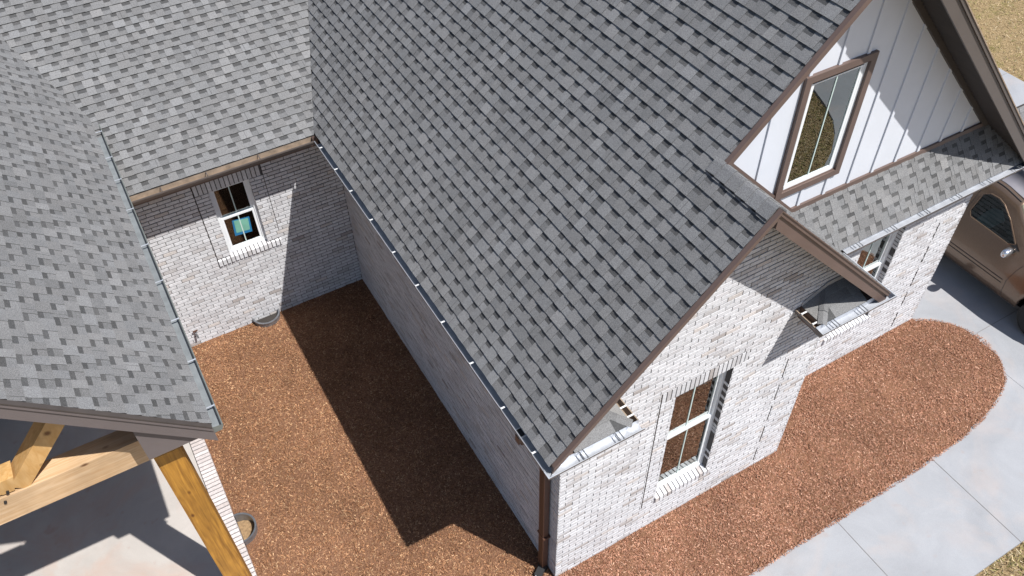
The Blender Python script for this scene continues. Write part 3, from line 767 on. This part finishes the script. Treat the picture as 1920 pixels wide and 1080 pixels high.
for y in (5.78, 5.21, 4.665, 3.985, 3.28, 2.61, 1.925, 1.22, 0.52, -0.12): bracket(g1, -0.443, y, E0, 1, 0)
for x in (-0.02, 0.42): 
    for s_ in (0, 0.045): bracket(g1f, x+s_, -0.45, E0, 0, 1, 0.11, M['galv'])
g1b = gutter([(0.73, -0.335), (0.73, -0.002)], E0, 1, mats=[M['dusty'], M['gutter_out']], label='short dusty gutter end on the left eave return')
for y in (-0.25, -0.12): bracket(g1b, 0.726, y, E0, -1, 0, 0.11)
g2 = gutter([(3.20, -0.453), (4.377, -0.453), (4.377, 0.40)], E0, 1, mats=[M['gutter_sunlit'], M['gutter_out']], label='bright gutter around the right eave return')
for x in (3.42, 3.86):
    for s_ in (0, 0.045): bracket(g2, x+s_, -0.45, E0, 0, 1, 0.11, M['galv'])
g2b = gutter([(3.20, -0.002), (3.20, -0.335)], E0, 1, mats=[M['dusty'], M['gutter_out']], label='short dusty gutter end on the right eave return')
for y in (-0.28, -0.1): bracket(g2b, 3.204, y, E0, 1, 0, 0.11)
g3 = gutter([(4.39, 0.364), (8.10, 0.364), (8.10, 10.0)], E0, 1, mats=[M['gutter_sunlit'], M['gutter_out']], label='long bright gutter of the pent roof')
x = 4.62
while x < 8.0:
    for s_ in (0, 0.045): bracket(g3, x+s_, 0.367, E0, 0, 1, 0.10, M['galv'])
    x += 0.60
g4 = gutter([(-3.05, 5.99), (-0.448, 5.99)], E0-0.005, 1, w=0.112, lip=1, mats=[M['dusty'], M['gutter_out']], label='dusty beige gutter over the courtyard end wall')
for x in (-2.63, -2.0, -1.25):
    bracket(g4, x, 5.993, E0, 0, 1, 0.10, M['gutter_out'], 0.012)
g5 = gutter([(-3.03, 7.35), (-3.03, 1.44)], 4.05, -1, w=0.105, lip=1, mats=[M['gutter_pale'], M['gutter_side']], label='pale gutter along the porch wing roof')
for y in (7.03, 6.37, 5.83, 5.16, 4.41, 3.715, 3.04, 2.38, 1.70): bracket(g5, -3.034, y, 4.05, -1, 0, 0.105, M['gutter_sunlit'], 0.015)
mb = MB(); mb.box((-0.422, 0.152, 3.480), (-0.358, 0.248, 3.482)); mb.build('outlet', M['black'], g1)
mb = MB(); mb.box((-0.435, 0.135, 3.4765), (-0.345, 0.265, 3.479)); mb.build('outlet_rim', M['clip'], g1)
# downspout
mb = MB()
mb.bar((-0.39, 0.20, 3.44), (-0.39, 0.20, 3.33), 0.085, 0.075, up=(0, 1, 0)); mb.bar((-0.39, 0.20, 3.34), (-0.065, 0.22, 3.16), 0.085, 0.07)
mb.box((-0.10, 0.165, 0.10), (-0.022, 0.275, 3.20))
for s_ in (0.195, 0.22, 0.245): mb.box((-0.1035, s_-0.006, 0.10), (-0.10, s_+0.006, 3.18))
ds = mb.build('downspout', M['spout'], H, 'brown rectangular downspout at the front corner of the courtyard wall')
for z in (0.9, 2.6):
    mb = MB(); mb.box((-0.106, 0.14, z), (-0.004, 0.30, z+0.03)); mb.build('strap', M['spout'], ds)
mb = MB()
for i in range(8):
    t0 = i/8*2*math.pi; t1 = (i+1)/8*2*math.pi
    mb.face([(-.062+.07*math.cos(t0), .22+.085*math.sin(t0), 0.0), (-.062+.07*math.cos(t1), .22+.085*math.sin(t1), 0.0), (-.062+.05*math.cos(t1), .22+.065*math.sin(t1), 0.12), (-.062+.05*math.cos(t0), .22+.065*math.sin(t0), 0.12)])
mb.bar((-0.07, 0.20, 0.045), (-0.20, 0.12, 0.02), 0.10, 0.09); mb.build('drain_adapter', M['black'], ds)
mb = MB(); mb.box((-0.225, 0.13, 0.03), (-0.20, 0.16, 0.05)); mb.build('clip', M['clip'], ds)

# ---- porch timber
def timber(name, a, b, w_, h_, mat, up=(0, 0, 1)):
    mb = MB(); mb.bar(a, b, w_, h_, up); return mb.build(name, mat, H)
YB0, YB1 = 1.75, 1.98; ym = (YB0+YB1)/2
timber('tie_beam', (-10.5, ym, 3.775), (-3.50, ym, 3.775), YB1-YB0, 0.35, M['wood_beam'])
for x in (-3.635, -10.36):
    mb = MB(); mb.box((x-0.135, YB0-0.004, 0.1), (x+0.135, YB1+0.035, 3.598)); mb.build('post', M['wood_post'], H, 'square stained timber porch post' if x > -5 else None)
for x in (-3.635, -10.36):
    mb = MB(); mb.box((x-0.135, 6.2, 0.1), (x+0.135, 6.45, 3.598)); mb.build('post', M['wood_post'], H)
    mb = MB(); mb.box((x-0.115, YB1+.002, 3.605), (x+0.115, 6.56, 3.93)); mb.build('side_beam', M['wood_beam'], H)
dirv = Vector((0.63, 0, 0.70)).normalized()
timber('strut', (-4.89, ym, 3.98), Vector((-4.89, ym, 3.98))+dirv*1.05, 0.20, 0.17, M['wood_strut'])
dirv = Vector((-0.72, 0, 0.69)).normalized()
timber('strut', (-5.07, ym-0.0, 3.97), Vector((-5.07, ym, 3.97))+dirv*1.35, 0.196, 0.17, M['wood_strut'])
dirv = Vector((0.72, 0, 0.69)).normalized()
timber('strut', (-9.0, ym, 3.97), Vector((-9.0, ym, 3.97))+dirv*1.9, 0.196, 0.17, M['wood_strut'])
timber('king_post', (-7.0, ym, 3.97), (-7.0, ym, 7.6), 0.20, 0.20, M['wood_strut'], (0, 1, 0))
for s_ in (-1, 1):
    timber('rafter', (-7.0-s_*3.5, ym, 4.12), (-7.0, ym, 7.62), 0.19, 0.16, M['wood_beam'])
mb = MB(); mb.prism([(-5.03, YB0+0.012, 3.98), (-4.93, YB0+0.012, 3.98), (-4.87, YB0+0.012, 4.16), (-5.26, YB0+0.012, 4.16)], (0, YB1-YB0-0.024, 0)); mb.build('added_sun_block', M['wood_strut'], H)  # added block between the strut feet, keeps sun off the slab behind
# bolts at the strut foot
for bx, bz in ((-4.98, 4.02), (-5.10, 4.05), (-5.05, 3.90), (-5.16, 3.93)):
    mb = MB(); mb.tube((bx, 0), 0.0, 0.014, 0, 0.02, 12)
    mb.v = [(p[0], YB0-0.002-p[2], bz+p[1]) for p in mb.v]; mb.build('bolt', M['black'], H)

# patio slab with rowlock brick border
mb = MB(); mb.box((-10.6, 0.6, -0.1), (-3.665, 6.565, 0.10)); mb.build('patio_slab', M['patio'], kind='structure')
mb = MB(); y = 0.6; rnd = random.Random(8)
while y < 6.5:
    c = tuple(k*v for k, v in zip((1.0, 0.92, 0.87), bcol(rnd))); z = 0.104+rnd.uniform(-.002, .002)
    mb.box((-3.655, y, -0.1), (-3.452+rnd.uniform(-.003, .003), y+BH-JT, z), 0, c); y += BH
mb.box((-3.650, 0.61, -0.1), (-3.458, 6.55, 0.094), 1)
mb.build('brick_border', [M['brick'], M['mortar']], kind='structure')

# ================================================================== SMALL THINGS
wr = empty('well_ring', (-1.80, 6.55, -0.05), 'half round black rimmed vent well against the courtyard end wall, under the small window', 'vent well', 'half round wells in the courtyard mulch')
mb = MB(); mb.tube((-1.80, 6.56), 0.215, 0.23, -0.09, 0.035, 28, math.pi, 2*math.pi); mb.tube((-1.80, 6.56), 0.208, 0.24, 0.022, 0.037, 28, math.pi, 2*math.pi); mb.build('rim', M['galv'], wr, smooth=False)
mb = MB(); mb.face([(-1.80+0.212*math.cos(math.pi+k/14*math.pi), 6.56+0.212*math.sin(math.pi+k/14*math.pi), -0.035) for k in range(15)]); mb.build('bottom', M['dark'], wr)
wr = empty('well_ring', (-3.45, 2.80, 0), 'half round galvanised vent well holding sandy dirt beside the porch slab', 'vent well', 'half round wells in the courtyard mulch')
mb = MB(); mb.tube((-3.445, 2.80), 0.22, 0.233, -0.12, 0.11, 28, -math.pi/2, math.pi/2); mb.tube((-3.445, 2.80), 0.215, 0.240, 0.10, 0.113, 28, -math.pi/2, math.pi/2); mb.build('rim', M['galv'], wr)
mb = MB(); mb.face([(-3.447+0.219*math.cos(-math.pi/2+k/14*math.pi), 2.80+0.219*math.sin(-math.pi/2+k/14*math.pi), -0.07) for k in range(15)]); mb.build('dirt', M['sand'], wr)
# hose bib
hb = empty('hose_bib', (-2.965, DY, 0.22), 'small brass garden tap low on the courtyard end wall by the porch wing', 'tap')
mb = MB(); mb.bar((-2.965, DY, 0.26), (-2.965, DY-0.07, 0.24), 0.03, 0.03); mb.bar((-2.965, DY-0.06, 0.25), (-2.965, DY-0.085, 0.17), 0.028, 0.028, up=(0, 1, 0)); mb.build('spout', M['galv'], hb)
mb = MB(); mb.bar((-3.005, DY-0.045, 0.30), (-2.925, DY-0.045, 0.30), 0.02, 0.018); mb.bar((-2.965, DY-0.045, 0.25), (-2.965, DY-0.045, 0.30), 0.012, 0.012, up=(0, 1, 0)); mb.build('handle', M['spout'], hb)

# ================================================================== THE CAR
paint, t, b = nm('bronze_car_paint'); b.inputs['Base Color'].default_value = (0.135, 0.105, 0.085, 1); b.inputs['Metallic'].default_value = 0.55
b.inputs['Roughness'].default_value = 0.25; b.inputs['Coat Weight'].default_value = 0.6; b.inputs['Coat Roughness'].default_value = 0.05
nz = noise(t, 40, 2); rr = ramp(t, nz.outputs[0], [(0.3, (0.17, 0.115, 0.078)), (0.7, (0.20, 0.137, 0.094))]); t.links.new(rr.outputs[0], b.inputs['Base Color'])
M['paint'] = paint
M['silver'] = simple('silver_roof_paint', (0.26, 0.245, 0.26), 0.4, 0.4, 0.04)
M['tyre'] = simple('tyre_rubber', (0.02, 0.02, 0.02), 0.8)
M['alloy'] = simple('alloy_rim', (0.35, 0.34, 0.32), 0.35, 0.8)
M['chrome'] = simple('chrome_shell', (0.75, 0.75, 0.78), 0.15, 0.9, 0.02)
M['seat'] = simple('grey_seat_cloth', (0.16, 0.19, 0.20), 0.9)
mt, t, b = nm('car_glass'); t.nodes.remove(b)
fr = N(t, 'ShaderNodeFresnel'); fr.inputs[0].default_value = 1.6
gl = N(t, 'ShaderNodeBsdfGlossy'); gl.inputs['Roughness'].default_value = 0.0
tr = N(t, 'ShaderNodeBsdfTransparent'); tr.inputs['Color'].default_value = (0.55, 0.72, 0.72, 1)
mx = N(t, 'ShaderNodeMixShader'); t.links.new(fr.outputs[0], mx.inputs[0]); t.links.new(tr.outputs[0], mx.inputs[1]); t.links.new(gl.outputs[0], mx.inputs[2]); t.links.new(mx.outputs[0], t.nodes['Material Output'].inputs[0])
M['car_glass'] = mt
XC = 9.96; car = empty('parked_car', (XC, 1.3, -0.012), 'bronze grey van parked on the driveway beside the house corner, nose toward the street', 'car')
WHY = (-0.45, 2.75); WR = 0.36
def sill(y):
    z = 0.32
    for wy in WHY:
        d = abs(y-wy)
        if d < 0.44: z = max(z, 0.36+math.sqrt(max(0, 0.44**2-d*d)))
    return z
def top(y):    # height of bonnet / roof line and whether there is a cabin
    return float(np.interp(y, [-1.35, -1.25, -0.95, 0.02, 0.82, 1.2, 3.5, 3.75, 3.85], [0.62, 0.92, 1.10, 1.22, 1.83, 1.89, 1.88, 1.30, 0.75]))
def width(y): return float(np.interp(y, [-1.35, -1.2, -0.9, -0.3, 3.4, 3.85], [0.55, 0.80, 0.92, 1.0, 1.0, 0.86]))
def section(y):
    s_ = sill(y); T = top(y); W = width(y); belt = 1.20
    prof = [(0.95, s_), (0.985, max(s_+0.02, 0.48)), (0.99, max(s_+0.04, 0.74)), (0.965, max(s_+0.06, 1.0))]
    bz = min(belt, T-0.02); prof.append((0.90 if T > 1.21 else 0.86, max(bz, s_+0.08)))
    if T > 1.3:
        f = (T-1.20)/0.66
        prof += [(0.90-0.12*f, 1.20+0.30*f*1.0), (0.90-0.21*f, 1.20+0.53*f), (0.90-0.27*f, T-0.035), (0.50, T), (0.0, T+0.012)]
    else:
        prof += [(0.80, max(bz, s_+.08)+0.008), (0.74, T-0.006), (0.66, T), (0.50, T+0.006), (0.0, T+0.015)]
    return [(p[0]*W, p[1]) for p in prof]
ys = sorted(set([round(v, 3) for v in list(np.arange(-1.35, 3.86, 0.1))+[0.02, 0.82, -1.25, 3.75, 3.85]+[wy+s_*0.44 for wy in WHY for s_ in (-1, 1)]+[wy+s_*0.38 for wy in WHY for s_ in (-1, 1)]]))
S = {y: section(y) for y in ys}
def side_pt(y, z, sgn=-1, out=0.0):
    pr = section(y); 
    for k in range(len(pr)-1):
        if pr[k][1] <= z <= pr[k+1][1]:
            f = (z-pr[k][1])/max(1e-6, pr[k+1][1]-pr[k][1]); x = pr[k][0]+(pr[k+1][0]-pr[k][0])*f; return (XC+sgn*(x+out), y, z)
    return (XC+sgn*(pr[0][0]+out), y, z)
# front-door side window outline (y, z)
DW = [(1.36, 1.265), (0.60, 1.245), (0.50, 1.30), (0.80, 1.56), (1.02, 1.70), (1.14, 1.735), (1.30, 1.725), (1.40, 1.66), (1.42, 1.34)]
mb = MB(); idx = {}
for sgn in (-1, 1):
    for y in ys:
        for k, (x, z) in enumerate(S[y]):
            if k == 9 and sgn == 1: idx[(sgn, y, k)] = idx[(-1, y, k)]; continue
            idx[(sgn, y, k)] = len(mb.v); mb.v.append((XC+sgn*x, y, z))
for sgn in (-1, 1):
    for i in range(len(ys)-1):
        for k in range(9):
            q = [idx[(sgn, ys[i], k)], idx[(sgn, ys[i+1], k)], idx[(sgn, ys[i+1], k+1)], idx[(sgn, ys[i], k+1)]]
            mb.f.append(q); mb.m.append(1 if (k >= 8 and 0.82 <= ys[i] < 3.6) else 0); mb.c.append((1, 1, 1))
for y in (ys[0], ys[-1]):
    ring = [idx[(-1, y, k)] for k in range(10)]+[idx[(1, y, k)] for k in range(8, -1, -1)]; mb.f.append(ring); mb.m.append(0); mb.c.append((1, 1, 1))
mb.v = [(p[0], p[1], p[2]) for p in mb.v]
body = mb.build('body', [M['paint'], M['silver']], car, smooth=True)
def panel(pts, name, mat, out=0.006, sgn=-1, th=0.004, parent=car):
    mb = MB(); mb.face([side_pt(y, z, sgn, out) for y, z in pts]); mb.build(name, mat, parent)
def strip(pts, wd, name, mat, out, sgn=-1, closed=False, parent=car, n=6):
    mb = MB(); P_ = []
    m_ = len(pts) if closed else len(pts)-1
    for i in range(m_):
        a, c = pts[i], pts[(i+1) % len(pts)]
        for k in range(n): P_.append((a[0]+(c[0]-a[0])*k/n, a[1]+(c[1]-a[1])*k/n))
    if not closed: P_.append(pts[-1])
    for i in range(len(P_) if closed else len(P_)-1):
        a, c = Vector(side_pt(*P_[i], sgn, out)), Vector(side_pt(*P_[(i+1) % len(P_)], sgn, out))
        if (c-a).length < 1e-5: continue
        mb.bar(a, c, wd, wd, up=(1, 0, 0))
    mb.build(name, mat, parent)
for sgn in (-1, 1):
    # dark recess, seat-coloured interior panel and glass for each side window
    mb = MB(); cy_, cz_ = 1.0, 1.48
    ring = [(y, z) for y, z in DW]
    mb.face([side_pt(y, z, sgn, 0.003) for y, z in ring]); wn = mb.build('side_window', M['black'], car)
    seatpts = [(1.26, 1.27), (0.98, 1.27), (0.86, 1.50), (0.98, 1.60), (1.14, 1.56), (1.2, 1.45)]
    mb = MB(); mb.face([side_pt(y, z, sgn, 0.005) for y, z in seatpts]); mb.build('seat_back', M['seat'], wn)
    mb = MB(); mb.face([side_pt(y, z, sgn, 0.010) for y, z in ring]); mb.build('pane', M['car_glass'], wn)
    strip(DW, 0.018, 'gasket', M['paint'], 0.012, sgn, True, wn)
    rw = [(2.35, 1.27), (1.62, 1.27), (1.62, 1.72), (2.35, 1.72)]
    mb = MB(); mb.face([side_pt(y, z, sgn, 0.006) for y, z in rw]); mb.build('side_window', M['car_glass'], car)
    rw = [(3.4, 1.27), (2.5, 1.27), (2.5, 1.72), (3.35, 1.70)]
    mb = MB(); mb.face([side_pt(y, z, sgn, 0.006) for y, z in rw]); mb.build('side_window', M['car_glass'], car)
    for k, seam in enumerate(([(0.28, 0.35), (0.30, 0.7), (0.24, 1.0), (0.16, 1.18)], [(1.50, 0.35), (1.52, 0.9), (1.50, 1.25), (1.47, 1.74)])):
        strip(seam, 0.007, 'door_seam', M['black'], -0.001, sgn)
    for z in (0.60, 0.67): strip([(0.36, z), (1.46, z)], 0.012, 'side_moulding', M['soffit'], 0.0, sgn)
    strip([(0.33, 0.345), (1.48, 0.345)], 0.012, 'rocker', M['black'], 0.0, sgn)
    strip([(-0.9+WHY[0]*0+0.45-0.44*math.cos(k/10*math.pi), 0.372+0.44*math.sin(k/10*math.pi)) for k in range(0)] or [(0.0, 0.34), (0.25, 0.34)], 0.01, 'rocker', M['black'], 0.0, sgn)
    # roof rail channel
    mb = MB()
    for ya in np.arange(0.85, 3.4, 0.1):
        p, q = section(ya), section(ya+0.1)
        mb.bar((XC+sgn*(p[7][0]-0.05), ya, p[7][1]+0.026), (XC+sgn*(q[7][0]-0.05), ya+0.1, q[7][1]+0.026), 0.012, 0.006)
        mb.bar((XC+sgn*(p[7][0]-0.12), ya, p[7][1]+0.035), (XC+sgn*(q[7][0]-0.12), ya+0.1, q[7][1]+0.035), 0.010, 0.006)
    mb.build('roof_channel', M['black'], car)
    # mirror
    mb = MB(); n = 10
    mc = Vector(side_pt(0.50, 1.19, sgn, 0.115))
    vv = []
    for i in range(n+1):
        th = math.pi*i/n
        for j in range(14):
            ph = 2*math.pi*j/14
            v_ = Vector((math.sin(th)*math.cos(ph), math.sin(th)*math.sin(ph), math.cos(th)))
            v_ = Vector([math.copysign(abs(c_)**0.75, c_) for c_ in v_]); vv.append((mc.x+v_.x*0.115, mc.y+v_.y*0.062, mc.z+v_.z*0.078))
    mb.v = vv
    for i in range(n):
        for j in range(14): mb.f.append([i*14+j, i*14+(j+1) % 14, (i+1)*14+(j+1) % 14, (i+1)*14+j]); mb.m.append(0); mb.c.append((1, 1, 1))
    mr = mb.build('mirror', M['chrome'], car, smooth=True)
    mb = MB(); mb.bar(mc, side_pt(0.46, 1.20, sgn, -0.02), 0.06, 0.05); mb.face([side_pt(y, z, sgn, 0.013) for y, z in ((0.60, 1.25), (0.38, 1.235), (0.50, 1.32))]); mb.build('mirror_arm', M['black'], mr)
    for wy in WHY:
        mb = MB(); n = 36; prof = [(0.20, 0.0), (0.225, -0.012), (0.30, -0.022), (0.345, -0.008), (0.36, 0.03), (0.36, 0.19), (0.34, 0.22), (0.2, 0.22)]
        xo = XC+sgn*0.975
        for k in range(n):
            a0, a1 = 2*math.pi*k/n, 2*math.pi*(k+1)/n
            for (r0, d0), (r1, d1) in zip(prof[:-1], prof[1:]):
                mb.face([(xo-sgn*d0, wy+r0*math.cos(a0), 0.35+r0*math.sin(a0)), (xo-sgn*d0, wy+r0*math.cos(a1), 0.35+r0*math.sin(a1)), (xo-sgn*d1, wy+r1*math.cos(a1), 0.35+r1*math.sin(a1)), (xo-sgn*d1, wy+r1*math.cos(a0), 0.35+r1*math.sin(a0))])
        wh = mb.build('wheel', M['tyre'], car, smooth=True)
        mb = MB()
        for k in range(n):
            a0, a1 = 2*math.pi*k/n, 2*math.pi*(k+1)/n
            mb.face([(xo-sgn*0.03, wy+0.05*math.cos(a0), 0.35+0.05*math.sin(a0)), (xo-sgn*0.03, wy+0.05*math.cos(a1), 0.35+0.05*math.sin(a1)), (xo-sgn*0.05, wy+0.19*math.cos(a1), 0.35+0.19*math.sin(a1)), (xo-sgn*0.05, wy+0.19*math.cos(a0), 0.35+0.19*math.sin(a0))], 1)
            mb.face([(xo-sgn*0.05, wy+0.19*math.cos(a0), 0.35+0.19*math.sin(a0)), (xo-sgn*0.05, wy+0.19*math.cos(a1), 0.35+0.19*math.sin(a1)), (xo-sgn*0.0, wy+0.205*math.cos(a1), 0.35+0.205*math.sin(a1)), (xo-sgn*0.0, wy+0.205*math.cos(a0), 0.35+0.205*math.sin(a0))], 0)
        mb.face([(xo-sgn*0.025, wy+0.05*math.cos(2*math.pi*k/16), 0.35+0.05*math.sin(2*math.pi*k/16)) for k in range(16)], 0)
        for k in range(5):
            a0 = 2*math.pi*k/5+0.3
            mb.bar((xo-sgn*0.028, wy+0.03*math.cos(a0), 0.35+0.03*math.sin(a0)), (xo-sgn*0.028, wy+0.19*math.cos(a0), 0.35+0.19*math.sin(a0)), 0.045, 0.02, up=(1, 0, 0))
        mb.build('rim', [M['alloy'], M['black']], wh)
        mb = MB()
        for k in range(16):
            a0, a1 = math.pi*k/16, math.pi*(k+1)/16
            mb.face([(XC+sgn*0.97, wy+0.435*math.cos(a0), 0.36+0.435*math.sin(a0)), (XC+sgn*0.97, wy+0.435*math.cos(a1), 0.36+0.435*math.sin(a1)), (XC+sgn*0.6, wy+0.435*math.cos(a1), 0.36+0.435*math.sin(a1)), (XC+sgn*0.6, wy+0.435*math.cos(a0), 0.36+0.435*math.sin(a0))])
        mb.face([(XC+sgn*0.6, wy+0.435*math.cos(math.pi*k/16), 0.36+0.435*math.sin(math.pi*k/16)) for k in range(17)])
        mb.build('wheel_arch', M['black'], car)
mb = MB(); mb.box((XC-0.90, -1.1, 0.28), (XC+0.90, 3.7, 0.34)); mb.build('underbody', M['black'], car)
mb = MB()
def ws(u, f):  # windscreen point: u across -1..1, f bottom..top
    y = 0.06+(0.80-0.06)*f; p = section(y); T = top(y); return (XC+u*(0.80-0.17*f), y-0.006, T+0.012+0.006*(1-abs(u)))
for i in range(8):
    for j in range(4):
        mb.face([ws(-1+i/4, j/4), ws(-1+(i+1)/4, j/4), ws(-1+(i+1)/4, (j+1)/4), ws(-1+i/4, (j+1)/4)])
mb.build('windscreen', M['car_glass'], car, smooth=True)
for sgn in (-1, 1):
    mb = MB(); mb.bar((XC+sgn*0.55, -1.30, 0.80), (XC+sgn*0.74, -1.22, 0.80), 0.05, 0.14); mb.build('headlight', M['vinyl'], car)
